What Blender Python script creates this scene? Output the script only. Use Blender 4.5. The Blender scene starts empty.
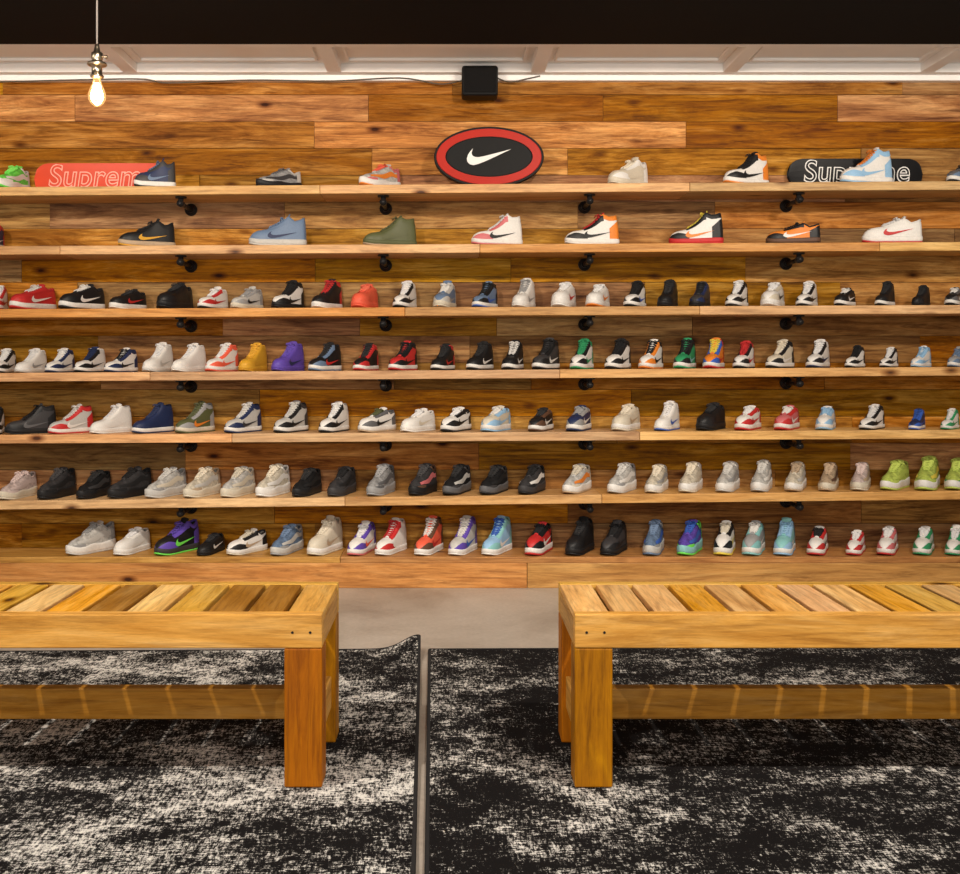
import bpy, bmesh, math, random
import numpy as np
from mathutils import Vector, Matrix
random.seed(7)
C = bpy.context.scene.collection
F=1094.0; CX=450.0; CY=365.0; EYE=1.083
def PX(px,Y): return (px-CX)/F*Y
def PZ(py,Y): return EYE+(CY-py)/F*Y
YS=5.31; YW=5.59

# ---------------- node helpers
def newmat(name):
    m=bpy.data.materials.new(name); m.use_nodes=True
    nt=m.node_tree; b=nt.nodes['Principled BSDF']
    return m,nt,b
def nd(nt,t,**kw):
    n=nt.nodes.new(t)
    for k,v in kw.items():
        if k in n.inputs: n.inputs[k].default_value=v
        else: setattr(n,k,v)
    return n
def ramp(nt,fac,stops):
    r=nt.nodes.new('ShaderNodeValToRGB'); e=r.color_ramp.elements
    while len(e)<len(stops): e.new(0.5)
    for i,(p,c) in enumerate(stops):
        e[i].position=p; e[i].color=(*c,1) if len(c)==3 else c
    nt.links.new(fac,r.inputs['Fac']); return r
def mixc(nt,mode,fac,a,b):
    m=nt.nodes.new('ShaderNodeMix'); m.data_type='RGBA'; m.blend_type=mode
    for inp,v in ((m.inputs[0],fac),(m.inputs[6],a),(m.inputs[7],b)):
        if isinstance(v,(int,float)): inp.default_value=v
        elif isinstance(v,tuple): inp.default_value=(*v,1) if len(v)==3 else v
        else: nt.links.new(v,inp)
    return m.outputs[2]
def mth(nt,op,a,b=0.0,clamp=False):
    m=nt.nodes.new('ShaderNodeMath'); m.operation=op; m.use_clamp=clamp
    for i,v in enumerate((a,b)):
        if isinstance(v,(int,float)): m.inputs[i].default_value=v
        else: nt.links.new(v,m.inputs[i])
    return m.outputs[0]

def wood(name,dark,mid,light,axis='X',rough=0.55,contrast=1.0,knots=0.5,bump=0.15,fine=55,spec=0.3,vr=1.0,streak=0.75):
    m,nt,b=newmat(name); L=nt.links.new
    tc=nd(nt,'ShaderNodeTexCoord'); at=nd(nt,'ShaderNodeAttribute',attribute_name='rnd')
    sc=nd(nt,'ShaderNodeVectorMath',operation='SCALE'); sc.inputs['Scale'].default_value=17.0
    L(at.outputs['Color'],sc.inputs[0])
    ad=nd(nt,'ShaderNodeVectorMath',operation='ADD'); L(tc.outputs['Object'],ad.inputs[0]); L(sc.outputs[0],ad.inputs[1])
    def mp(a,c):
        s={'X':(a,c,c),'Y':(c,a,c),'Z':(c,c,a)}[axis]
        n=nd(nt,'ShaderNodeMapping'); n.inputs['Scale'].default_value=s; L(ad.outputs[0],n.inputs['Vector']); return n.outputs[0]
    n1=nd(nt,'ShaderNodeTexNoise',Scale=1.0,Detail=7.0,Roughness=0.7,Distortion=1.0); L(mp(1.8,12),n1.inputs['Vector'])
    n2=nd(nt,'ShaderNodeTexNoise',Scale=1.0,Detail=6.0,Roughness=0.75,Distortion=0.3); L(mp(4.0,fine),n2.inputs['Vector'])
    n3=nd(nt,'ShaderNodeTexNoise',Scale=1.0,Detail=4.0,Roughness=0.65,Distortion=2.5); L(mp(1.6,26),n3.inputs['Vector'])
    lo=0.5-0.2/contrast; hi=0.5+0.2/contrast
    r=ramp(nt,n1.outputs['Fac'],[(lo,dark),(0.5,mid),(hi,light)])
    r2=ramp(nt,n2.outputs['Fac'],[(0.34,(0.42,0.36,0.32)),(0.47,(0.88,0.86,0.84)),(0.62,(1.2,)*3)])
    r3=ramp(nt,n3.outputs['Fac'],[(0.36,(0.48,0.41,0.36)),(0.5,(1,1,1))])
    c=mixc(nt,'MULTIPLY',streak,r.outputs[0],r2.outputs[0])
    c=mixc(nt,'MULTIPLY',streak,c,r3.outputs[0])
    v=nd(nt,'ShaderNodeTexVoronoi',Scale=1.0); L(mp(3.6,8.0),v.inputs['Vector'])
    k=ramp(nt,v.outputs['Distance'],[(0.05,(0.10,0.06,0.04)),(0.09,(0.4,0.3,0.22)),(0.2,(1,1,1))])
    sep=nd(nt,'ShaderNodeSeparateColor'); L(v.outputs['Color'],sep.inputs[0])
    kk=mth(nt,'LESS_THAN',sep.outputs[0],knots)
    c=mixc(nt,'MULTIPLY',kk,c,k.outputs[0])
    s2=nd(nt,'ShaderNodeSeparateColor'); L(at.outputs['Color'],s2.inputs[0])
    val=mth(nt,'ADD',mth(nt,'MULTIPLY',s2.outputs[0],vr),1.0-vr*0.5)
    sat=mth(nt,'ADD',mth(nt,'MULTIPLY',s2.outputs[1],0.28),0.88)
    hue=mth(nt,'ADD',mth(nt,'MULTIPLY',s2.outputs[2],0.022),0.488)
    h=nd(nt,'ShaderNodeHueSaturation'); L(c,h.inputs['Color']); L(val,h.inputs['Value']); L(sat,h.inputs['Saturation']); L(hue,h.inputs['Hue'])
    L(h.outputs[0],b.inputs['Base Color']); b.inputs['Roughness'].default_value=rough; b.inputs['Specular IOR Level'].default_value=spec
    bp=nd(nt,'ShaderNodeBump',Strength=bump,Distance=0.004); L(n2.outputs['Fac'],bp.inputs['Height']); L(bp.outputs[0],b.inputs['Normal'])
    return m
def plain(name,col,rough=0.5,metal=0.0,var=0.08,bump=0.05,bs=60.0,emis=None,spec=0.3):
    m,nt,b=newmat(name); L=nt.links.new
    tc=nd(nt,'ShaderNodeTexCoord')
    n=nd(nt,'ShaderNodeTexNoise',Scale=bs,Detail=4.0); L(tc.outputs['Object'],n.inputs['Vector'])
    r=ramp(nt,n.outputs['Fac'],[(0.3,tuple(x*(1-var) for x in col)),(0.7,tuple(min(1,x*(1+var)) for x in col))])
    L(r.outputs[0],b.inputs['Base Color']); b.inputs['Roughness'].default_value=rough; b.inputs['Metallic'].default_value=metal
    b.inputs['Specular IOR Level'].default_value=spec
    bp=nd(nt,'ShaderNodeBump',Strength=bump,Distance=0.002); L(n.outputs['Fac'],bp.inputs['Height']); L(bp.outputs[0],b.inputs['Normal'])
    if emis: b.inputs['Emission Color'].default_value=(*emis[0],1); b.inputs['Emission Strength'].default_value=emis[1]
    return m
def objcol(name,rough,bump,bs,var=0.12,spec=0.35):
    m,nt,b=newmat(name); L=nt.links.new
    oi=nd(nt,'ShaderNodeObjectInfo'); tc=nd(nt,'ShaderNodeTexCoord')
    n=nd(nt,'ShaderNodeTexNoise',Scale=bs,Detail=4.0); L(tc.outputs['Object'],n.inputs['Vector'])
    r=ramp(nt,n.outputs['Fac'],[(0.3,(1-var,)*3),(0.7,(1,1,1))])
    L(mixc(nt,'MULTIPLY',1.0,oi.outputs['Color'],r.outputs[0]),b.inputs['Base Color'])
    b.inputs['Roughness'].default_value=rough; b.inputs['Specular IOR Level'].default_value=spec
    bp=nd(nt,'ShaderNodeBump',Strength=bump,Distance=0.001); L(n.outputs['Fac'],bp.inputs['Height']); L(bp.outputs[0],b.inputs['Normal'])
    return m

M_wall=wood('reclaimed_wall_wood',(0.20,0.076,0.016),(0.42,0.198,0.048),(0.61,0.345,0.11),rough=0.55,contrast=1.15,knots=0.7,spec=0.10,vr=1.05,streak=.85)
M_shelf=wood('shelf_wood',(0.46,0.235,0.080),(0.64,0.37,0.145),(0.76,0.49,0.22),rough=0.5,knots=0.4,streak=.5)
M_plat=wood('platform_wood',(0.38,0.165,0.045),(0.52,0.26,0.08),(0.64,0.36,0.13),rough=0.5,knots=0.5,streak=.6)
M_bx=wood('bench_wood_long',(0.56,0.27,0.055),(0.73,0.40,0.10),(0.84,0.52,0.175),axis='X',rough=0.5,knots=0.4,streak=.5,spec=.2)
M_by=wood('bench_wood_cross',(0.58,0.295,0.06),(0.77,0.44,0.12),(0.88,0.58,0.21),axis='Y',rough=0.5,knots=0.45,streak=.55,spec=.2)
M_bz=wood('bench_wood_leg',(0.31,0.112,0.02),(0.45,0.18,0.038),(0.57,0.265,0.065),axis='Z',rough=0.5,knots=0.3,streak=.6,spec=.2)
M_black=plain('black_paint',(0.008,0.0075,0.0075),0.8,spec=.08)
M_ceil=plain('white_ceiling_paint',(0.93,0.91,0.88),0.6,var=0.03,bs=4)
M_iron=plain('black_iron_pipe',(0.018,0.017,0.017),0.4,metal=0.3)
M_plastic=plain('black_plastic',(0.009,0.009,0.009),0.5,spec=.12)
M_cable=plain('cable_rubber',(0.09,0.075,0.06),0.5)
M_nickel=plain('aged_brass',(0.62,0.52,0.38),0.28,metal=1.0,bump=0.02)
M_red=plain('red_enamel',(0.44,0.022,0.012),0.4,var=0.05,bump=0.02,bs=8,spec=.12)
M_dred=plain('red_deck_paint',(0.66,0.07,0.03),0.4,var=0.06,bump=0.02,bs=8,spec=.2)
M_dblk=plain('black_deck_paint',(0.010,0.010,0.011),0.4,var=0.06,bump=0.02,bs=8,spec=.15)
M_white=plain('white_paint',(0.8,0.8,0.78),0.4,var=0.03,bump=0.02,bs=8)
M_pinkw=plain('pale_red_letter_paint',(0.85,0.42,0.33),0.4,var=0.03,bump=0.02,bs=8)
M_leather=objcol('dyed_leather',0.45,0.15,180.0)
M_rubber=objcol('dyed_rubber',0.55,0.08,90.0)
M_fabric=objcol('dyed_textile',0.85,0.4,500.0,0.25)
M_knit=objcol('dyed_knit',0.8,0.6,60.0,0.5,.2)

# ---------------- mesh helpers
def link(o,parent=None):
    C.objects.link(o)
    if parent is not None: o.parent=parent
    return o
def mkobj(name,mesh,mat=None,parent=None,smooth=False):
    o=bpy.data.objects.new(name,mesh)
    if mat is not None and not mesh.materials: mesh.materials.append(mat)
    if smooth: mesh.polygons.foreach_set('use_smooth',[True]*len(mesh.polygons))
    return link(o,parent)
def meta(o,label,cat,group=None,kind=None):
    o['label']=label; o['category']=cat
    if group:o['group']=group
    if kind:o['kind']=kind
def empty(name,loc=(0,0,0)):
    o=bpy.data.objects.new(name,None); o.empty_display_size=0.05; o.location=loc; return link(o)
def boxes(name,bl,mat,parent=None,bevel=0.003,segs=2):
    vs=[];fs=[];cols=[]
    for b in bl:
        (x0,y0,z0),(x1,y1,z1)=b[0],b[1]
        rc=b[2] if len(b)>2 else (random.random(),random.random(),random.random())
        i=len(vs)
        vs+=[(x0,y0,z0),(x1,y0,z0),(x1,y1,z0),(x0,y1,z0),(x0,y0,z1),(x1,y0,z1),(x1,y1,z1),(x0,y1,z1)]
        for f in ((0,3,2,1),(4,5,6,7),(0,1,5,4),(1,2,6,5),(2,3,7,6),(3,0,4,7)):
            fs.append(tuple(i+k for k in f)); cols.append(rc)
    me=bpy.data.meshes.new(name); me.from_pydata(vs,[],fs); me.update()
    a=me.color_attributes.new('rnd','FLOAT_COLOR','CORNER')
    for p in me.polygons:
        for li in p.loop_indices: a.data[li].color=(*cols[p.index],1)
    o=mkobj(name,me,mat,parent)
    if bevel:
        md=o.modifiers.new('bevel','BEVEL'); md.width=bevel; md.segments=segs; md.limit_method='ANGLE'
    return o
def raw(name,vs,fs,merge=0.0,smooth=True,flip=False):
    me=bpy.data.meshes.new(name)
    bm=bmesh.new()
    bv=[bm.verts.new(v) for v in vs]
    for f in fs:
        ff=[]
        for i in f:
            if i not in ff: ff.append(i)
        if len(ff)>2:
            try: bm.faces.new([bv[i] for i in ff])
            except ValueError: pass
    if merge: bmesh.ops.remove_doubles(bm,verts=bm.verts,dist=merge)
    bmesh.ops.recalc_face_normals(bm,faces=bm.faces)
    for f in bm.faces: f.smooth=smooth
    bm.to_mesh(me); bm.free(); return me
class Acc:
    def __init__(s): s.v=[];s.f=[]
    def grid(s,P,closeu=False,closev=False):
        m,n=P.shape[:2]; i0=len(s.v); s.v+= [tuple(p) for p in P.reshape(-1,3)]
        for i in range(m if closeu else m-1):
            for j in range(n if closev else n-1):
                a=i0+i*n+j; b=i0+((i+1)%m)*n+j; c=i0+((i+1)%m)*n+(j+1)%n; d=i0+i*n+(j+1)%n
                s.f.append((a,b,c,d))
    def sheet(s,P,t,sign=1):
        P=np.asarray(P,float); du=np.gradient(P,axis=0); dv=np.gradient(P,axis=1)
        N=np.cross(du,dv); l=np.linalg.norm(N,axis=2,keepdims=True); N=N/np.maximum(l,1e-9)*sign
        Q=P+N*t; m,n=P.shape[:2]
        i0=len(s.v); s.v+=[tuple(p) for p in P.reshape(-1,3)]; i1=len(s.v); s.v+=[tuple(p) for p in Q.reshape(-1,3)]
        for i in range(m-1):
            for j in range(n-1):
                q=(i*n+j,(i+1)*n+j,(i+1)*n+j+1,i*n+j+1)
                s.f.append(tuple(i0+k for k in q)); s.f.append(tuple(i1+k for k in reversed(q)))
        rim=[i*n for i in range(m)]+[(m-1)*n+j for j in range(1,n)]+[i*n+n-1 for i in range(m-2,-1,-1)]+[j for j in range(n-2,0,-1)]
        for a in range(len(rim)):
            p,q=rim[a],rim[(a+1)%len(rim)]; s.f.append((i0+p,i0+q,i1+q,i1+p))
    def tube(s,pts,r,seg=8,cap=True,rs=None):
        pts=[Vector(p) for p in pts]; n=len(pts); P=np.zeros((n,seg,3)); up=None
        for i,p in enumerate(pts):
            t=(pts[min(i+1,n-1)]-pts[max(i-1,0)]).normalized()
            if up is None:
                up=Vector((0,0,1)) if abs(t.z)<0.9 else Vector((1,0,0))
            u=(up-t*up.dot(t)).normalized(); up=u; w=t.cross(u)
            rr=rs[i] if rs else r
            for k in range(seg):
                a=2*math.pi*k/seg; q=p+(u*math.cos(a)+w*math.sin(a))*rr; P[i,k]=q
        i0=len(s.v); s.grid(P,closev=True)
        if cap:
            s.f.append(tuple(i0+k for k in range(seg))); s.f.append(tuple(i0+(n-1)*seg+k for k in reversed(range(seg))))
    def lathe(s,prof,c=(0,0,0),seg=24):
        P=np.zeros((len(prof),seg,3))
        for i,(r,z) in enumerate(prof):
            for k in range(seg):
                a=2*math.pi*k/seg; P[i,k]=(c[0]+r*math.cos(a),c[1]+r*math.sin(a),c[2]+z)
        s.grid(P,closev=True)
    def mesh(s,name,merge=0.0,smooth=True): return raw(name,s.v,s.f,merge,smooth)

OUT=[(.14,.385),(.08,.32),(.03,.24),(0,.14),(.015,.07),(.07,.01),(.15,-.01),(.25,.015),(.4,.075),(.6,.17),(.8,.27),(1,.37)]
INN=[(.14,.385),(.125,.34),(.113,.30),(.11,.265),(.118,.235),(.14,.205),(.19,.182),(.27,.178),(.4,.205),(.6,.258),(.8,.313),(1,.37)]

# ================= SETTING
m,nt,b=newmat('polished_concrete'); L=nt.links.new
tc=nd(nt,'ShaderNodeTexCoord')
n1=nd(nt,'ShaderNodeTexNoise',Scale=1.6,Detail=8.0,Roughness=0.65,Distortion=0.6); L(tc.outputs['Object'],n1.inputs['Vector'])
n2=nd(nt,'ShaderNodeTexNoise',Scale=60.0,Detail=4.0); L(tc.outputs['Object'],n2.inputs['Vector'])
r=ramp(nt,n1.outputs['Fac'],[(0.3,(0.27,0.22,0.175)),(0.5,(0.40,0.345,0.285)),(0.72,(0.52,0.46,0.39))])
r2=ramp(nt,n2.outputs['Fac'],[(0.3,(0.85,)*3),(0.7,(1,1,1))])
L(mixc(nt,'MULTIPLY',1.0,r.outputs[0],r2.outputs[0]),b.inputs['Base Color']); b.inputs['Roughness'].default_value=0.42
M_conc=m
fl=boxes('floor',[((-4.2,-1.5,-0.1),(4.4,5.9,0))],M_conc,bevel=0); meta(fl,'smooth grey-brown polished concrete floor','floor',kind='structure')
bl=[];z=0.0;ph=0.137
while z<2.53:
    x=-4.2-random.random()
    z1=min(z+ph-0.0025,2.56)
    while x<4.4:
        ln=random.choice([0.7,1.0,1.2,1.5,1.9,2.3])
        off=random.uniform(0,0.006)
        rr=random.choice([0.1,0.2,0.3,0.4,0.5,0.55,0.62,0.75])
        bl.append(((max(x,-4.2),YW+off,z),(min(x+ln-0.002,4.4),YW+0.03,z1),(rr,random.random(),random.random())))
        x+=ln
    z+=ph
bl.append(((-4.2,YW+0.031,0),(4.4,YW+0.15,2.9),(0.0,0.5,0.5)))
wl=boxes('wall_back',bl,M_wall,bevel=0); meta(wl,'wall clad in horizontal reclaimed brown wood planks','wall',kind='structure')
ZC=2.54
ce=boxes('ceiling',[((-4.2,4.99,ZC+0.06),(4.4,YW+0.03,ZC+0.12))],M_ceil,bevel=0); meta(ce,'white panelled ceiling strip above the plank wall','ceiling',kind='structure')
tr=[((-4.2,YW-0.035,ZC-0.012),(4.4,YW+0.03,ZC+0.06)),((-4.2,4.99,ZC+0.012),(4.4,5.06,ZC+0.06)),((-4.2,5.5,ZC+0.015),(4.4,YW-0.035,ZC+0.06))]
pxs=(-110,105,325,545,752,965)
for px in pxs:
    X=PX(px,5.1); tr.append(((X-0.035,5.06,ZC+0.015),(X+0.035,5.5,ZC+0.06)))
for i in range(len(pxs)-1):
    xa=PX(pxs[i],5.1)+.07; xb=PX(pxs[i+1],5.1)-.07
    for q in (((xa,5.40,ZC+.045),(xb,5.415,ZC+.06)),((xa,5.12,ZC+.045),(xb,5.135,ZC+.06)),((xa,5.135,ZC+.045),(xa+.015,5.40,ZC+.06)),((xb-.015,5.135,ZC+.045),(xb,5.40,ZC+.06))): tr.append(q)
t=boxes('trim_1',tr,M_ceil,bevel=0.003); meta(t,'white wooden ceiling moulding dividing recessed panels','trim',kind='structure')
so=boxes('trim_2',[((-4.2,-1.5,2.545),(4.4,4.99,2.9))],M_black,bevel=0.004); meta(so,'matte black lowered ceiling soffit','soffit',kind='structure')

# ================= SHELVES
rows={1:(187,181),2:(246,242),3:(309,305),4:(373,367),5:(435,430),6:(501,491)}
SH={}
def pipe_bracket_mesh():
    a=Acc()
    a.tube([(0,YW-YS-0.001,-0.035),(0,0.055,-0.035)],0.011,10)
    a.tube([(0,YW-YS-0.001,-0.035),(0,YW-YS-0.009,-0.035)],0.032,16)
    a.tube([(0,YW-YS-0.009,-0.035),(0,YW-YS-0.03,-0.035)],0.017,12)
    a.tube([(0,0.085,-0.035),(0,0.045,-0.035)],0.017,12)
    a.tube([(0,0.045,-0.035),(0,0.038,-0.035)],0.013,12)
    a.tube([(0,0.068,-0.035),(0,0.068,-0.008)],0.013,10)
    a.tube([(0,0.068,-0.008),(0,0.068,-0.0005)],0.028,16)
    return a.mesh('bracket')
BM=pipe_bracket_mesh(); BM.materials.append(M_iron)
TH=0.042
joints={1:[-150,320,690],2:[60,480,880],3:[-100,405,700],4:[150,560,1010],5:[232,640],6:[-20,345,602]}
for r_,(pl,pr) in rows.items():
    k=(pl-pr)/960.0; pc=pl+(pr-pl)*CX/960.0; zt=PZ(pc,YS)
    SH[r_]=(zt,k)
    e=empty('wall_shelf',(0,YS,zt)); e.rotation_euler=(0,-math.atan(k),0)
    xs=[-3.3]+[PX(p,YS) for p in joints[r_]]+[3.4]
    bb=[((xs[i],0,-TH),(xs[i+1]-0.0015,YW-YS-0.006,0),(random.uniform(.35,.7),random.random(),random.random())) for i in range(len(xs)-1)]
    o=boxes('shelf_board',bb,M_shelf,e,bevel=0.003)
    for px in (-30,180,383,590,800,1010):
        b_=bpy.data.objects.new('bracket',BM); b_.location=(PX(px,5.36),0,-TH); b_['label']='black iron pipe bracket'; link(b_,e)
    meta(e,'long light wood plank shelf on black pipe brackets','shelf',group='wooden sneaker shelves')
zt7=PZ(557,YS); SH[7]=(zt7,0.0)
p=empty('display_platform',(0,YS,0))
boxes('platform_front',[((-3.3,0,0),(PX(527,YS),0.025,zt7-0.03),(0.55,.6,.2)),((PX(527,YS)+0.002,0,0),(3.4,0.025,zt7-0.03),(0.45,.5,.7))],M_plat,p)
boxes('platform_top',[((-3.3,0,zt7-0.0295),(PX(340,YS),YW-YS-0.002,zt7),(0.5,.6,.9)),((PX(340,YS)+0.002,0,zt7-0.0295),(3.4,YW-YS-0.002,zt7),(0.4,.5,.3))],M_plat,p)
meta(p,'low wooden display platform along the wall base','platform')

# ================= SHOES
Ln=0.29
wS=[0,.015,.05,.12,.2,.3,.45,.6,.72,.82,.9,.95,.98,1]
wV0=[0,.018,.029,.034,.036,.036,.036,.040,.043,.041,.034,.025,.016,0]
wVr=[0,.014,.024,.029,.031,.032,.033,.038,.041,.037,.028,.020,.013,0]
def make_style(style):
    high=style=='high'; run=style=='runner'; mid=style=='mid'
    hS=[0,.1,.2,.3,.35,.42,.5,.58,.66,.76,.87,.945,.985,1]
    if high: hV=[.136,.126,.124,.137,.131,.108,.086,.070,.058,.052,.046,.034,.020,.006]
    elif mid: hV=[.110,.094,.088,.108,.105,.090,.076,.065,.056,.051,.045,.033,.020,.006]
    elif run: hV=[.084,.068,.060,.078,.080,.076,.067,.056,.046,.038,.030,.021,.012,.004]
    else: hV=[.082,.070,.064,.082,.083,.076,.068,.060,.054,.050,.045,.034,.02,.006]
    wV=wVr if run else wV0
    z0=0.03 if run else 0.026
    tS=[0,.03,.1,.25,.33,.45,.6,.68,1]; tV=[0,.013,.025,.028,.025,.016,.011,0,0]
    w=lambda s:np.interp(s,wS,wV); h=lambda s:np.interp(s,hS,hV); wt=lambda s:min(np.interp(s,tS,tV),w(s)*0.78)
    ex=0.85 if run else 0.62
    def S(s,a,sd,push=0.0):
        W=w(s);T=wt(s);H=h(s)
        ca=max(math.cos(a),0)**ex; sa=max(math.sin(a),0)**(0.8)
        y=T+(W-T)*ca; z=H*sa
        lean=0.010*(z/0.12)**2*(1-s*2) if s<0.5 else 0
        x=(s-0.5)*Ln+lean
        if push:
            ny=math.cos(a); nz=math.sin(a)*0.8; nx=-1 if s<0.06 else (1 if s>0.9 else 0)
            l=math.sqrt(nx*nx*0.5+ny*ny+nz*nz); x+=nx*.7*push/l; y+=ny*push/l; z+=nz*push/l
        return (x,sd*y,z0+z)
    ss=[0,.008,.025,.05,.09,.14,.2,.26,.3,.34,.38,.43,.48,.53,.58,.63,.68,.74,.8,.86,.9,.93,.955,.975,.99,1]
    A=[math.pi/2*i/9 for i in range(10)]
    parts={}
    a=Acc()
    for sd in (-1,1): a.grid(np.array([[S(s,t,sd) for t in A] for s in ss]))
    parts['upper']=(a.mesh('upper',merge=0.0006),M_knit if run else M_leather)
    def patch(nm,s0,s1,af0,af1,n=14,push=0.0022,mat=M_leather):
        a=Acc()
        for sd in (-1,1):
            P=[]
            for i in range(n+1):
                s=s0+(s1-s0)*i/n
                if s1==1: s=1-(1-s0)*(1-i/n)**1.8
                if s0==0: s=(s1)*(i/n)**1.8
                lo,hi=af0(s),af1(s)
                P.append([S(s,math.radians(lo+(hi-lo)*j/6),sd,push) for j in range(7)])
            a.grid(np.array(P))
        return a.mesh(nm,merge=0.0007)
    if not run:
        parts['toe_overlay']=(patch('toe_overlay',.62,1,lambda s:0,lambda s:16+26*min(1,(s-.62)/.2)),M_leather)
        parts['heel_panel']=(patch('heel_panel',0,.2,lambda s:0,lambda s:(50 if high else 62)-25*(s/.2)),M_leather)
        parts['eyestay']=(patch('eyestay',.3,.68,lambda s:44+8*(s-.33)/.35 ,lambda s:90),M_leather)
        a=Acc()
        Hm=.046 if high else .040
        for sd in (-1,1):
            P=[]
            for (ox,oz),(ix,iz) in zip(OUT,INN):
                row=[]
                for f in (0,.5,1):
                    q=(ox+(ix-ox)*f, oz+(iz-oz)*f)
                    s=.69-q[0]*.53; zz=.009+q[1]*Hm*2.0
                    sa=min(zz/h(s),.97)**(1/0.8); aa=math.asin(sa)
                    row.append(S(s,aa,sd,.0040))
                P.append(row)
            a.grid(np.array(P))
        parts['side_logo']=(a.mesh('side_logo',merge=0.0001),M_leather)
    else:
        parts['side_stripe']=(patch('side_stripe',.10,.86,lambda s:18+8*math.sin(s*9),lambda s:40+8*math.sin(s*9)),M_fabric)
        parts['heel_panel']=(patch('heel_panel',0,.14,lambda s:10,lambda s:80),M_fabric)
        parts['toe_overlay']=(patch('toe_overlay',.72,1,lambda s:0,lambda s:14+10*min(1,(s-.72)/.2)),M_fabric)
    if high or mid:
        parts['ankle_panel']=(patch('ankle_panel',0,.30,lambda s:52,lambda s:86),M_leather)
    a=Acc()
    pts=[S(s,math.pi/2,-1) for s in (.34,.3,.26,.2,.14,.09,.05,.02)]+[S(s,math.pi/2,1) for s in (.02,.05,.09,.14,.2,.26,.3,.34)]
    a.tube(pts,.0055,8)
    parts['collar']=(a.mesh('collar'),M_fabric)
    a=Acc()
    for sd in (-1,1):
        a.grid(np.array([[ (lambda p:(p[0]+(.004 if s<.05 else 0),p[1]*.88,p[2]-.002))(S(s,t,sd)) for t in A[3:]] for s in ss[1:15]]))
    parts['lining']=(a.mesh('lining',merge=.0005),M_fabric)
    a=Acc(); P=[]
    path=[(s,h(s)+.001) for s in (.68,.62,.56,.5,.44,.38,.34)]
    up=.016 if high else (.018 if mid else .013)
    path+=[(.325,h(.34)+up*.4),(.308,h(.34)+up*.8),(.30,h(.34)+up)]
    for i,(s,zz) in enumerate(path):
        hw=.012+.014*i/(len(path)-1)
        P.append([((s-.5)*Ln,hw*c,z0+zz+.005*(1-c*c)) for c in (-1,-.7,-.35,0,.35,.7,1)])
    a.sheet(np.array(P),.005,1)
    parts['tongue']=(a.mesh('tongue'),M_fabric)
    a=Acc()
    sl=[.635,.59,.545,.5,.455,.41]+([.375] if high else [])
    for i,s in enumerate(sl):
        for d in (0.018,-0.018):
            pts=[]
            for c in (-1,-.6,-.2,.2,.6,1):
                hw=wt(s)+.008; s2=s+d*c
                pts.append(((s2-.5)*Ln,hw*c,z0+h(s2)+.0095-.006*abs(c)**3))
            a.tube(pts,.0028,6)
    s=sl[-1]-.01; x=(s-.5)*Ln; zb=z0+h(s)+.010
    for sd in (-1,1):
        a.tube([(x,0,zb),(x+.008,sd*.012,zb+.006),(x+.016,sd*.026,zb+.002),(x+.018,sd*.03,zb-.008),(x+.012,sd*.018,zb-.001),(x,0,zb)],.0024,6)
    parts['laces']=(a.mesh('laces'),M_fabric)
    def sole(nm,zb,ztf,grow,wave=0):
        a=Acc(); us=[0,.004,.015,.04,.08,.14,.22,.32,.42,.52,.62,.72,.82,.89,.935,.965,.985,.996,1]
        prof=[(0,-.004),(.25,.0),(.75,.0),(1,-.002)]
        ring=[]
        for sd,uu in ((-1,us),(1,us[::-1][1:-1])):
            for s in uu:
                W=(w(s)+grow) if 0<s<1 else 0
                ring.append((s,sd*W))
        P=[]
        for f,g in prof:
            row=[]
            for i,(s,y) in enumerate(ring):
                x=(s-.5)*(Ln+2*grow); spring=.010*max(0,(s-.78)/.22)**2
                b0=zb(s); t0=ztf(s)
                row.append((x+(g if s>.5 else -g),y*(1+g*12),b0+(t0-b0)*f+spring))
            P.append(row)
        n=len(ring); P=np.array(P); i0=len(a.v); a.grid(P,closev=True)
        for r0 in (i0,i0+3*n):
            half=len(us)
            lft=list(range(0,half)); rgt=[0]+[n-1-i for i in range(0,half-2)]+[half-1]
            for i in range(half-1):
                a.f.append((r0+lft[i],r0+lft[i+1],r0+rgt[i+1],r0+rgt[i]))
        return a.mesh(nm)
    if run:
        parts['midsole']=(sole('midsole',lambda s:.006,lambda s:.044-.012*s+.003*math.sin(s*14),.005),M_rubber)
    else:
        parts['midsole']=(sole('midsole',lambda s:.007,lambda s:.033-.005*s,.004),M_rubber)
    parts['outsole']=(sole('outsole',lambda s:0.0,lambda s:.0072,.0045),M_rubber)
    for nm,(me,mt) in parts.items(): me.materials.append(mt)
    ztop=z0+h(.34)+up
    return parts,ztop
STY={s:make_style(s) for s in ('high','mid','low','runner')}
PAL={'W':((.80,.78,.74),'white'),'C':((.66,.60,.48),'cream'),'K':((.012,.012,.013),'black'),'k':((.045,.043,.045),'charcoal'),
'd':((.12,.12,.125),'dark grey'),'g':((.33,.33,.33),'grey'),'h':((.55,.54,.51),'light grey'),'N':((.018,.03,.09),'navy'),'B':((.04,.12,.5),'blue'),
'L':((.30,.52,.75),'light blue'),'S':((.14,.21,.33),'slate blue'),'R':((.55,.03,.03),'red'),'P':((.62,.16,.17),'pink'),'O':((.8,.24,.03),'orange'),
'c':((.85,.13,.07),'coral'),'Y':((.68,.36,.03),'mustard'),'y':((.8,.65,.08),'yellow'),'G':((.03,.30,.12),'green'),'E':((.10,.11,.045),'olive'),
'n':((.18,.78,.10),'neon green'),'l':((.50,.62,.12),'lime'),'V':((.12,.07,.42),'violet'),'T':((.25,.55,.55),'teal'),'t':((.48,.36,.24),'tan'),
'b':((.12,.06,.035),'brown'),'p':((.62,.50,.47),'dusty pink')}
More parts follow.
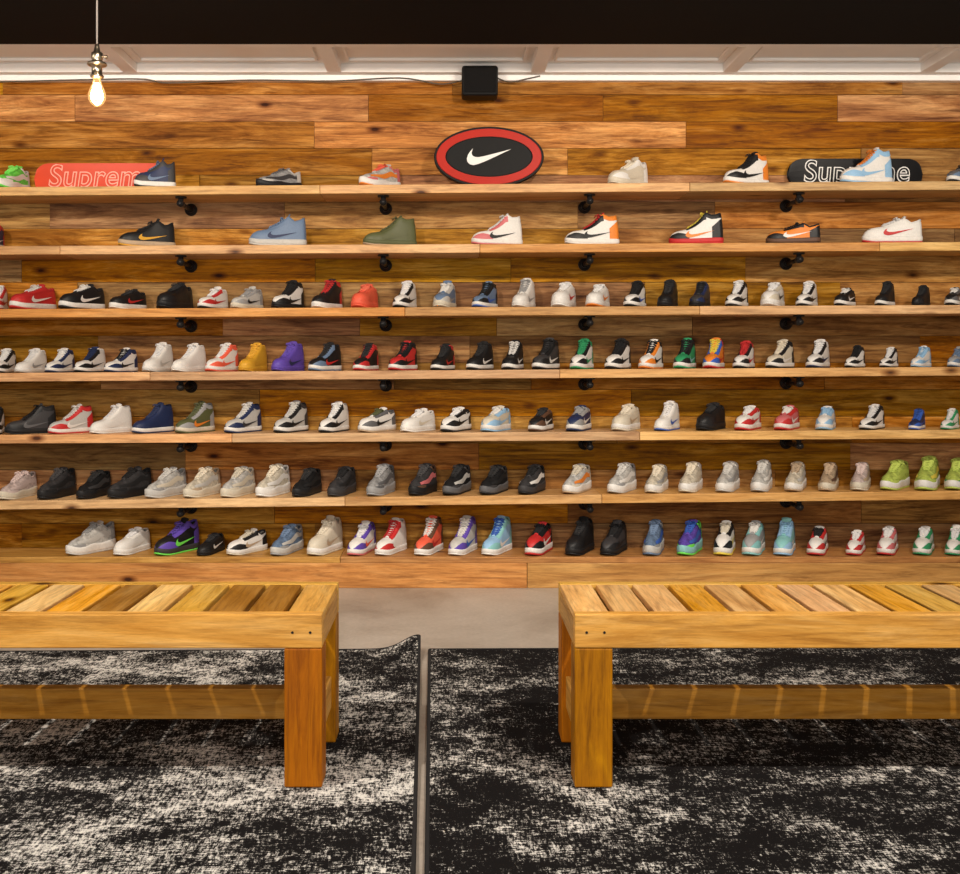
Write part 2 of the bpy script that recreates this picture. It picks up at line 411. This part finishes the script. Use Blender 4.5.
# x, width, height, style, colours: upper, overlay, mark, midsole, laces, outsole, [ankle]
D={
1:[(12,42,21,'runner','nWWWnn'),(155,40,24,'mid','NkSWSK'),(279,50,16,'runner','ghkKdK'),(380,48,20,'runner','hPOWcO'),(628,46,25,'mid','CWCCCC'),(746,50,28,'high','WKKWKOO'),(866,54,30,'high','WLLWOL'),(962,34,16,'low','dSWWKK')],
2:[(-8,28,22,'high','NRWWWR'),(147,58,25,'mid','KKYtKY'),(278,56,27,'mid','SSNhSh'),(390,56,26,'high','EEEEEt'),(497,54,27,'high','WPKWWPW'),(592,56,27,'high','WKKWRWO'),(696,52,28,'high','WKORyRK'),(793,52,18,'low','OKWbKK'),(892,60,22,'low','WWRWWR')],
3:[(-2,22,22,'high','WRRWWR'),(33,50,23,'low','RRWWWR'),(82,50,23,'low','KKWWWK'),(128,42,18,'low','KKRWKW'),(175,42,24,'low','KKKKKK'),(213,35,20,'mid','WRRWWKW'),(247,38,20,'mid','hgKCgC'),(288,38,26,'high','WKKKKK'),(327,36,27,'high','KKKWRWR'),(365,32,22,'low','cccccc'),(405,28,25,'high','WKKWWKW'),(445,27,25,'mid','ShgCWCh'),(485,30,24,'high','SKBWKB'),(524,28,27,'high','WWgWgW'),(564,28,23,'low','WWRWWW'),(598,27,21,'low','WWOWWO'),(635,26,24,'high','WKBWKK'),(668,24,25,'high','KKkKKK'),(700,24,23,'high','kNKKKK'),(737,26,24,'high','WKKWWK'),(773,26,22,'low','WCKWWW'),(807,24,23,'high','WKKWWKW'),(845,24,16,'low','KKWWWK'),(885,22,22,'high','KKKWKK'),(921,20,18,'high','KKKKKK'),(954,20,16,'low','KdWWWK')],
4:[(4,28,22,'high','WKKWWK'),(31,36,22,'high','WWgWWh'),(60,34,22,'high','WNNWWN'),(90,36,23,'high','WKKWNKW'),(121,38,22,'high','WNKWKN'),(158,36,27,'high','WWhWWh'),(189,40,26,'high','WWWWWW'),(222,38,26,'high','WccWWc'),(253,34,26,'high','YYYYYY'),(288,38,27,'high','VVNVVV'),(325,38,26,'high','KSRWKSK'),(366,30,25,'high','KRKWKR'),(403,34,27,'high','RKKWKR'),(443,28,24,'high','KKRWKKR'),(480,32,26,'high','KKWWKK'),(513,26,27,'high','KKWWWK'),(546,32,29,'high','kKWWKK'),(582,28,28,'high','WKGWGGG'),(618,30,28,'high','WKKWKK'),(651,28,27,'high','WOKWKOK'),(685,26,28,'high','GKTWKG'),(714,24,28,'high','OBRWyRR'),(744,24,25,'high','WKRWRKR'),(780,32,26,'high','CKWWCK'),(818,26,26,'high','WKNWWNW'),(855,22,20,'high','WKKWKK'),(889,20,18,'high','WKKWWK'),(921,22,19,'high','WLLWLL'),(957,20,18,'mid','gSBWSS')],
5:[(-4,18,24,'high','WKKWKK'),(31,52,27,'high','kKdKKK'),(71,48,26,'high','hRWWWR'),(111,46,26,'high','WWWWWW'),(153,46,27,'high','NNNWNN'),(195,44,28,'high','EgOCEE'),(243,42,27,'high','hNkWWNN'),(291,40,28,'high','hKKWhKk'),(334,36,27,'high','WKKWWKW'),(377,44,21,'low','WdKWEt'),(418,40,20,'low','WWCWWW'),(456,36,21,'low','WKKWWK'),(496,36,22,'low','CLLWWL'),(541,30,20,'low','KbWWKb'),(579,30,22,'low','NgWWgN'),(626,34,23,'low','CCtWCC'),(667,30,26,'high','WWBWWB'),(711,34,24,'low','KKKKKK'),(748,30,21,'low','WRRWWR'),(787,28,21,'low','PRWWWR'),(826,22,20,'low','WLLWLL'),(872,28,22,'high','WKKWWK'),(917,18,18,'high','NBBWBB'),(950,20,18,'high','WGGWWG')],
6:[(18,44,23,'runner','pppCpC'),(57,44,26,'runner','kKKKkK'),(94,40,23,'runner','KKkKKK'),(130,50,26,'runner','kKKKKK'),(166,48,25,'runner','hgChhh'),(202,44,25,'runner','CthCCC'),(238,42,25,'runner','hCCCCC'),(273,42,27,'runner','CWWWCW'),(307,36,23,'runner','KKKKKK'),(342,36,24,'runner','kkKkKk'),(381,36,26,'runner','gddggg'),(423,36,26,'runner','kbPKkK'),(457,36,25,'runner','KkhdKK'),(494,36,24,'runner','KkKdKK'),(532,34,24,'runner','kKWkKK'),(577,36,24,'runner','hCOWCt'),(622,36,25,'runner','hgWWhh'),(657,28,23,'runner','ChgWCC'),(691,28,25,'runner','CWCWCC'),(728,28,25,'runner','hWgWhh'),(762,26,26,'runner','hhWWhh'),(796,26,24,'runner','CChWtt'),(829,22,23,'runner','ttbCtt'),(861,22,23,'runner','pCtCpC'),(895,34,25,'runner','lllWll'),(928,24,28,'runner','llyWll'),(957,18,26,'runner','lGlWll')],
7:[(91,54,27,'runner','hghWgh'),(132,42,21,'low','WWWWWW'),(177,50,30,'mid','KVnkVn'),(211,32,16,'low','KKWKKK'),(247,46,20,'low','WKtWCC'),(287,40,24,'runner','SghhSg'),(325,42,32,'mid','CCtWCC'),(362,34,27,'mid','WVcWWP'),(391,38,30,'high','WRWWRWW'),(429,34,32,'high','cbRWWW'),(463,34,32,'high','hVBWWW'),(497,36,32,'high','LTWWBW'),(539,32,26,'low','RKWWKR'),(580,34,31,'mid','KKKKKK'),(614,32,28,'mid','kKKKKK'),(654,26,28,'runner','SgBhSS'),(690,30,28,'runner','VnBTBn'),(725,24,27,'low','WKyWCy'),(754,26,27,'low','gTWWWT'),(785,24,30,'mid','TLWWLL'),(818,22,22,'low','WRKWKR'),(856,20,19,'low','WRRWWR'),(888,22,22,'low','WPRWWR'),(924,22,22,'low','WGGWWG'),(955,20,24,'mid','WGGWWG')]}
STN={'high':'high-top sneaker','mid':'mid-top sneaker','low':'low-top sneaker','runner':'knit running sneaker'}
GR={1:'sneakers on the top wall shelf',2:'sneakers on the second wall shelf',3:'sneakers on the third wall shelf',4:'sneakers on the fourth wall shelf',5:'sneakers on the fifth wall shelf',6:'sneakers on the sixth wall shelf',7:'sneakers on the low platform'}
NOM={k:v[1] for k,v in STY.items()}
HID={1:4.5,2:3,3:2,4:1,5:1,6:1,7:1}
for row,lst in D.items():
    zt,k=SH[row]
    for (px,wp,hp,st,col) in lst:
        Yc=YS+0.12; sc=F/Yc
        small=(px>840 and wp<=24)
        hp2=hp*1.05+HID[row]
        sz=hp2/(NOM[st]*sc); sz=max(.5,min(1.25,sz))
        sxy=max(.60,sz*.92) if small else max(.80,min(.96,.43+.5*sz))
        if row==1 and px==155: sxy=.68
        X=PX(px,Yc); r=Vector((X,Yc)).normalized()
        wm=wp/sc
        best=None
        for d in range(8,91,2):
            ph_=math.radians(d); ww=sxy*(Ln*math.sin(ph_)+.09*math.cos(ph_)*0.9)
            if best is None or abs(ww-wm)<best[0]-1e-6: best=(abs(ww-wm),ph_,ww)
        ph_=best[1]; sx=sxy
        if row==1 and px==155: ph_=math.radians(84)
        if best[2]<wm-.01: sx=min(sxy*1.15,sxy*wm/best[2])
        d=Vector((-r.x,-r.y))*math.cos(ph_)+Vector((-r.y,r.x))*math.sin(ph_)
        ang=math.atan2(d.y,d.x)
        ey=abs(d.y)*Ln*.5*sx+abs(d.x)*.05*sxy
        Y=YS+.005+min(ey,.135)
        X=PX(px,Y)
        e=empty('sneaker',(X,Y,zt+k*X+0.0003)); e.rotation_euler=(0,0,ang); e.scale=(sx,sxy,sz)
        cn=[PAL[c][1] for c in col]
        a_,b_=cn[0],cn[1]
        two=a_ if a_==b_ else a_+' and '+b_
        lab=('small ' if small else '')+two+' '+STN[st]
        full=lab+('' if cn[2] in (a_,b_) else ', '+cn[2]+' side mark')+', '+cn[3]+' sole'
        if len(full.replace('-',' ').split())>12: full=lab+', '+cn[3]+' sole'
        meta(e,full,'sneaker',group=GR[row])
        cm={'upper':0,'toe_overlay':1,'heel_panel':1,'eyestay':1,'ankle_panel':1,'side_logo':2,'side_stripe':2,'midsole':3,'outsole':5,'laces':4,'collar':1,'tongue':0}
        if len(col)>6: cm['ankle_panel']=6; cm['collar']=6; cm['heel_panel']=6
        if col[0]=='W' and col[1]=='K' and st=='high' and col[4]!='W': cm['tongue']=4
        for nm,(me,mt) in STY[st][0].items():
            o=bpy.data.objects.new(nm,me); o.parent=e; C.objects.link(o)
            c=PAL[col[cm[nm]]][0] if nm in cm else ((.03,.03,.03) if col[0] in 'KkNVER' else (.3,.29,.27))
            if nm=='laces' and col[4]==col[0]:
                c=tuple(min(.85,x*1.25+.012) for x in c)
            o.color=(*c,1)

# ================= SIGN
ys=YS+0.10
sg=empty('oval_sign',(PX(489,ys),ys,SH[1][0]+SH[1][1]*PX(489,ys)+0.0005))
def ell(name,rx,rz,y0,y1,mat,rx2=None,rz2=None,cz=0.15,rnd=.003):
    a=Acc(); N=64; P=[]
    prof=[(0.0,y1),(1,y1),(1,y0+rnd),(1-rnd/rx,y0)] if not rx2 else [(1,y1),(1,y0+rnd),(1-rnd/rx,y0)]
    rowsP=[]
    for f,y in prof:
        rowsP.append([(rx*f*math.cos(2*math.pi*i/N),y,cz+rz*f*math.sin(2*math.pi*i/N)) for i in range(N)])
    if rx2:
        rowsP.append([(rx2*math.cos(2*math.pi*i/N),y0,cz+rz2*math.sin(2*math.pi*i/N)) for i in range(N)])
        rowsP.append([(rx2*math.cos(2*math.pi*i/N),y1,cz+rz2*math.sin(2*math.pi*i/N)) for i in range(N)])
        a.grid(np.array(rowsP),closeu=True,closev=True)
    else:
        rowsP.append([(0,y0,cz)]*N)
        a.grid(np.array(rowsP),closev=True)
    me=a.mesh(name,merge=1e-5,smooth=False)
    return mkobj(name,me,mat,sg)
ell('sign_body',.272,.15,0,.045,M_plastic)
ell('sign_ring',.260,.139,-.006,.001,M_red,.216,.100)
ell('sign_face',.213,.097,-.003,.001,M_plastic)
a=Acc(); wS_=.22
a.grid(np.array([[((ox+(ix-ox)*f-.5)*wS_,-.0045,.15+(oz+(iz-oz)*f-.19)*wS_*.95) for f in (0,1)] for (ox,oz),(ix,iz) in zip(OUT,INN)]))
o=mkobj('emblem',a.mesh('emblem',merge=1e-5,smooth=False),M_white,sg); o['label']='white curved swoosh emblem'
md=o.modifiers.new('s','SOLIDIFY'); md.thickness=.003; md.offset=0
meta(sg,'black oval sign with red ring and white check-like emblem','sign')

# ================= SKATE DECKS
def text_mesh(body,off,name):
    cu=bpy.data.curves.new('t','FONT'); cu.body=body; cu.size=1; cu.extrude=.006; cu.offset=off; cu.shear=.12; cu.align_x='CENTER'; cu.align_y='CENTER'; cu.space_character=1.04
    ob=bpy.data.objects.new('t',cu); C.objects.link(ob); bpy.context.view_layer.update()
    dg=bpy.context.evaluated_depsgraph_get(); me=bpy.data.meshes.new_from_object(ob.evaluated_get(dg)); me.name=name
    bpy.data.objects.remove(ob); return me
def deck(pc,wpx,mat,linemat,label):
    y=YS+.238; ln=wpx/(F/y); hh=.078
    X=PX(pc,y)
    e=empty('skateboard_deck',(X,y,SH[1][0]+SH[1][1]*X+.002)); e.rotation_euler=(math.radians(-5),0,0)
    a=Acc(); P=[]; N=48
    for i in range(N+1):
        u=-1+2*i/N; u=math.sin(u*math.pi/2); x=u*ln/2
        q=max(0,abs(x)-(ln/2-hh*1.1))/(hh*1.1)
        H=hh*math.sqrt(max(0,1-q**2.3)); kick=.08*max(0,abs(x)-ln/2+.14)**2/.14
        P.append([(x,kick+.004*(1-(c*c)),hh+H*c) for c in (-1,-.6,-.2,.2,.6,1)])
    a.sheet(np.array(P),.010,1)
    mkobj('deck',a.mesh('deck',smooth=False),mat,e)
    for nm,off,yy,mt in (('lettering_outline',.024,-.011,linemat),('lettering_fill',-.012,-.0125,mat)):
        me=text_mesh('Supreme',off,nm)
        xs=[v.co.x for v in me.vertices]
        if nm=='lettering_outline': sc_=(ln*.78)/(max(xs)-min(xs))
        o=mkobj(nm,me,mt,e); o.rotation_euler=(math.pi/2,0,0); o.scale=(sc_,sc_*1.1,.3); o.location=(0.0,yy+.006-.0025,hh+.006)
    meta(e,label,'skateboard deck')
deck(102,138,M_dred,M_pinkw,'red skateboard deck on its side with outlined pale lettering')
deck(856,136,M_dblk,M_white,'black skateboard deck on its side with outlined white lettering')

# ================= SPEAKER + CABLES
ysp=YW-.16
sp=empty('speaker',(PX(480,ysp),ysp,PZ(80,ysp)))
boxes('speaker_body',[((-.09,0,-.075),(.09,.12,.075))],M_plastic,sp,bevel=.014,segs=3)
boxes('speaker_grille',[((-.078,-.006,-.062),(.078,.001,.062))],M_black,sp,bevel=.004)
boxes('mount_arm',[((-.02,.12,-.02),(.02,.159,.02))],M_iron,sp)
meta(sp,'small black box speaker mounted at the top of the wall','speaker')
def cable(pts,label):
    a=Acc(); sm=[]
    pts=[Vector(p) for p in pts]
    for i in range(len(pts)-1):
        p0=pts[max(i-1,0)];p1=pts[i];p2=pts[i+1];p3=pts[min(i+2,len(pts)-1)]
        for j in range(6):
            t=j/6; sm.append(.5*((2*p1)+(p2-p0)*t+(2*p0-5*p1+4*p2-p3)*t*t+(3*p1-p0-3*p2+p3)*t**3))
    sm.append(pts[-1]); a.tube(sm,.0035,6)
    o=mkobj('cable',a.mesh('cable'),M_cable); meta(o,label,'cable')
yc=YW-.04
cable([(PX(x,yc),yc,PZ(y,yc)) for x,y in ((0,82),(70,80),(140,79),(170,83),(250,80),(330,81),(400,78),(440,84),(464,80))],'thin dark cable running along the wall top to the speaker')
cable([(PX(x,yc),yc,PZ(y,yc)) for x,y in ((497,78),(510,82),(526,79),(540,76))],'short thin cable beside the speaker')

# ================= PENDANT
yp=4.0; xp=PX(97,yp); zs=PZ(75,yp)
pe=empty('pendant_lamp',(xp,yp,zs))
a=Acc(); a.tube([(0,0,.10),(0,0,2.545-zs)],.0035,8); mkobj('cord',a.mesh('cord'),plain('grey_cord',(.25,.22,.2),.7),pe)
a=Acc(); a.lathe([(0,.115),(.007,.113),(.009,.1),(.012,.085),(.02,.08),(.021,.058),(.018,.055),(.018,.05),(.033,.045),(.036,.038),(.033,.034),(.019,.03),(.019,.0),(.024,-.002),(.024,-.008),(.016,-.01),(0,-.01)])
a.tube([(.018,0,.066),(.033,0,.066)],.0035,8); a.tube([(.033,0,.066),(.037,0,.066)],.007,8)
mkobj('socket',a.mesh('socket',merge=1e-5),M_nickel,pe)
m,nt,b=newmat('warm_bulb_glass'); nt.nodes.remove(b); out=nt.nodes['Material Output']
tr_=nd(nt,'ShaderNodeBsdfTransparent'); tr_.inputs[0].default_value=(1,.93,.8,1)
gl=nd(nt,'ShaderNodeBsdfGlossy',Roughness=.05); em=nd(nt,'ShaderNodeEmission',Strength=1.6); em.inputs[0].default_value=(1,.50,.18,1)
lw=nd(nt,'ShaderNodeLayerWeight',Blend=.4); mx=nd(nt,'ShaderNodeMixShader'); nt.links.new(lw.outputs['Fresnel'],mx.inputs[0]); nt.links.new(tr_.outputs[0],mx.inputs[1]); nt.links.new(gl.outputs[0],mx.inputs[2])
mx2=nd(nt,'ShaderNodeMixShader'); mx2.inputs[0].default_value=.38; nt.links.new(mx.outputs[0],mx2.inputs[1]); nt.links.new(em.outputs[0],mx2.inputs[2]); nt.links.new(mx2.outputs[0],out.inputs[0])
a=Acc(); a.lathe([(.013,-.008),(.014,-.02),(.018,-.035),(.027,-.055),(.032,-.072),(.031,-.088),(.024,-.103),(.012,-.113),(0,-.116)])
o=mkobj('bulb',a.mesh('bulb',merge=1e-5),m,pe); o['label']='glowing clear teardrop bulb'
mf=plain('hot_filament',(1,.6,.25),.5,emis=((1,.62,.3),60))
a=Acc()
for i in range(6):
    t=i*math.pi/3; t2=t+.5
    a.tube([(.006*math.cos(t),.006*math.sin(t),-.03),(.014*math.cos(t),.014*math.sin(t),-.085),(.014*math.cos(t2),.014*math.sin(t2),-.085),(.006*math.cos(t2),.006*math.sin(t2),-.03)],.0011,5)
mkobj('filament',a.mesh('filament'),mf,pe)
meta(pe,'bare vintage filament bulb hanging from a brass socket and cord','pendant lamp')
pl_=bpy.data.lights.new('bulb_light','POINT'); pl_.energy=5; pl_.color=(1,.6,.3); pl_.shadow_soft_size=.03
lo=bpy.data.objects.new('bulb_light',pl_); lo.location=(xp,yp,zs-.07); C.objects.link(lo)

# ================= BENCHES
RZ=.0125
def bench(xe,sgn,darks,label,zt):
    zt=zt-RZ
    y0,y1=2.77,3.19; Lb=1.95
    e=empty('bench',(xe+sgn*Lb/2,(y0+y1)/2,RZ)); ox,oy=e.location.x,e.location.y
    def B(xa,ya,za,xb,yb,zb,rc=None):
        xa,xb=min(xa,xb),max(xa,xb); t=((xa-ox,ya-oy,za),(xb-ox,yb-oy,zb)); return t+((rc,) if rc else ())
    xf=xe+sgn*Lb; fh=.085; T=.036
    sl=[]; x=xe+sgn*.001; w_=.090; g=.014
    while abs(x-xe)<Lb-.05:
        xc=x+sgn*w_/2; dk=any(abs(xc-d)<.052 for d in darks)
        v=random.uniform(.4,.7)
        xb=x+sgn*w_
        if abs(xb-xe)>Lb: xb=xf
        sl.append(B(x,y0+T+.002,zt-.018,xb,y1-T-.002,zt,((-0.34,.8,-1.0) if dk else (v,random.random(),random.random()))))
        x+=sgn*(w_+g)
    boxes('seat',sl,M_by,e,bevel=.003)
    for ya,yb,s_ in ((y0,y0+T,.3),(y1-T,y1,.8)):
        boxes('apron',[B(xe,ya,zt-fh,xf,yb,zt+.001,(.5,.6,s_))],M_bx,e)
    boxes('end_rail',[B(xe,y0+T+.001,zt-fh,xe+sgn*T,y1-T-.001,zt-.020,(.25,.5,.2))],M_by,e)
    boxes('end_rail',[B(xf-sgn*T,y0+T+.001,zt-fh,xf,y1-T-.001,zt-.020,(.3,.5,.2))],M_by,e)
    lw_,ld=.096,.09
    for xa in (xe,xf-sgn*lw_):
        for ya in (y0,y1-ld):
            boxes('leg',[B(xa,ya,0,xa+sgn*lw_,ya+ld,zt-fh-.0005,(random.uniform(.35,.5),.9,random.random()))],M_bz,e,bevel=.004)
    for xa in (xe,xf-sgn*T):
        boxes('stretcher',[B(xa+sgn*.012,y0+ld+.001,.10,xa+sgn*(.012+T),y1-ld-.001,.19,(.35,.7,.2))],M_by,e)
    boxes('long_rail',[B(xe+sgn*(.012+T+.001),2.95,.115,xf-sgn*(.012+T+.001),2.99,.198,(.0,.8,.1))],M_bx,e)
    for xa in (xe+sgn*.03,xe+sgn*.075):
        a=Acc()
        a.tube([(xa-ox,y0-.0012-oy,zt-.045),(xa-ox,y0+.002-oy,zt-.045)],.0035,10)
        mkobj('screw',a.mesh('screw',smooth=False),M_iron,e)
    meta(e,label,'bench',group='slatted wooden benches')
bench(-.324,-1,[-.90,-.60,-.50],'slatted cedar bench with several dark brown slats, on a rug',.4506)
bench(.316,1,[],'slatted cedar bench with honey coloured slats, on a rug',.4506)

# ================= RUGS
def rugmat(name,seed,thr):
    m,nt,b=newmat(name); L=nt.links.new
    tc=nd(nt,'ShaderNodeTexCoord')
    mp=nd(nt,'ShaderNodeMapping'); mp.inputs['Location'].default_value=(seed,seed*.7,0); L(tc.outputs['Object'],mp.inputs['Vector'])
    def N(scale,sx,sy,det,rough=.6,dist=0):
        q=nd(nt,'ShaderNodeMapping'); q.inputs['Scale'].default_value=(sx,sy,1); L(mp.outputs[0],q.inputs['Vector'])
        n=nd(nt,'ShaderNodeTexNoise',Scale=scale,Detail=det,Roughness=rough,Distortion=dist); L(q.outputs[0],n.inputs['Vector']); return n.outputs['Fac']
    big=N(2.4,1,1.2,4,.6,.6); med=N(14,1.0,1.0,5,.75); fx=N(85,.45,1.5,4,.8); fy=N(85,1.6,.4,4,.8); wv=N(300,1,1,2,.7)
    ws=[(big,.66),(med,.66),(fx,.9),(fy,.9),(wv,.36)]; v=None
    for n_,w_ in ws:
        q=mth(nt,'MULTIPLY',n_,w_/3.48); v=q if v is None else mth(nt,'ADD',v,q)
    r=ramp(nt,v,[(thr-.009,(.009,.008,.008)),(thr+.005,(.075,.07,.064)),(thr+.018,(.38,.36,.33)),(thr+.045,(.76,.73,.67))])
    L(r.outputs[0],b.inputs['Base Color']); b.inputs['Roughness'].default_value=.95; b.inputs['Specular IOR Level'].default_value=.06
    bp=nd(nt,'ShaderNodeBump',Strength=.5,Distance=.003); L(wv,bp.inputs['Height']); L(bp.outputs[0],b.inputs['Normal'])
    return m
M_bind=plain('black_rug_binding',(.015,.014,.014),.9)
def rug(x0,x1,y0,y1,rot,mat,curl,label):
    px_,py_=(x1 if curl else x0),y1
    e=empty('rug',(px_,py_,0)); e.rotation_euler=(0,0,rot)
    nx,ny=90,70; P=np.zeros((nx+1,ny+1,3))
    def z(x,y):
        if not curl: return .001
        d=math.hypot(x*1.1,y*.8); return .001+.05*math.exp(-(d/.09)**2)+.006*math.exp(-(x/.04)**2)*(.5+.5*math.sin(y*9))
    fx=lambda i:(x0-px_)+(x1-x0)*(1-(1-i/nx)**2 if curl else (i/nx)**2)
    fy=lambda j:(y0-py_)+(y1-y0)*(1-(1-j/ny)**2)
    for i in range(nx+1):
        for j in range(ny+1):
            x,y=fx(i),fy(j); P[i,j]=(x,y,z(x,y))
    a=Acc(); a.sheet(P,.009,1); mkobj('pile',a.mesh('pile'),mat,e)
    a=Acc()
    xe=0.0
    ptsS=[(xe+(.002 if curl else -.002),fy(j),z(xe,fy(j))+.006) for j in range(ny+1)]
    a.tube(ptsS,.0058,8)
    mkobj('bound_edge',a.mesh('bound_edge'),M_bind,e)
    a=Acc()
    a.tube([(fx(i),.002,z(fx(i),0)+.006) for i in range(nx+1)],.0058,8)
    mkobj('bound_edge',a.mesh('bound_edge'),M_bind,e)
    meta(e,label,'rug',group='distressed rugs')
rug(-2.6,-.118,.7,4.13,math.radians(1.2),rugmat('rug_pile_light',3.1,.505),True,'distressed black and white rug with a curled corner')
rug(-.075,2.7,.7,4.13,math.radians(.9),rugmat('rug_pile_dark',11.4,.525),False,'distressed black and off-white low pile rug, lying flat')

# ================= LIGHTS
def area(loc,rot,sx,sy,e,col,name):
    l=bpy.data.lights.new(name,'AREA'); l.shape='RECTANGLE'; l.size=sx; l.size_y=sy; l.energy=e; l.color=col
    o=bpy.data.objects.new(name,l); o.location=loc; o.rotation_euler=rot; C.objects.link(o)
def spot(loc,target,e,col,ang=100,r=.04,bl=.8):
    l=bpy.data.lights.new('track_and_fill_spot','SPOT'); l.energy=e; l.color=col; l.spot_size=math.radians(ang); l.spot_blend=bl; l.shadow_soft_size=r
    o=bpy.data.objects.new('track_and_fill_spot',l); o.location=loc
    o.rotation_euler=(Vector(target)-Vector(loc)).to_track_quat('-Z','Y').to_euler(); C.objects.link(o)
WC=(1,.87,.73)
for x in (-2.4,-.8,.8,2.4):
    spot((x,3.1,2.48),(x,5.6,1.15),112,WC,120,.08)
for x in (-1.5,1.3):
    spot((x,1.85,2.5),(x*.8,3.0,.2),210,(1,.91,.81),95,.015)
for x in (-1.7,1.7):
    spot((x,2.2,1.5),(x,5.2,3.15),52,(1,.93,.85),75,.1,1.0)  # added uplights to brighten the white ceiling strip, not on any track
area((0,-.8,1.6),(math.radians(86),0,0),5,1.8,88,(1,.93,.86),'shop_window_light')
w=bpy.data.worlds.new('w'); bpy.context.scene.world=w; w.use_nodes=True
w.node_tree.nodes['Background'].inputs[0].default_value=(1,.9,.8,1); w.node_tree.nodes['Background'].inputs[1].default_value=.34

# ================= CAMERA
cd=bpy.data.cameras.new('camera'); co=bpy.data.objects.new('camera',cd); C.objects.link(co)
co.location=(0,0,EYE); co.rotation_euler=(math.pi/2,0,0)
cd.sensor_fit='HORIZONTAL'; cd.sensor_width=36; cd.clip_start=.05
cd.lens=F/960*36; cd.shift_x=(480-CX)/960; cd.shift_y=-(437-CY)/960
bpy.context.scene.camera=co
bpy.context.scene.view_settings.view_transform='Standard'
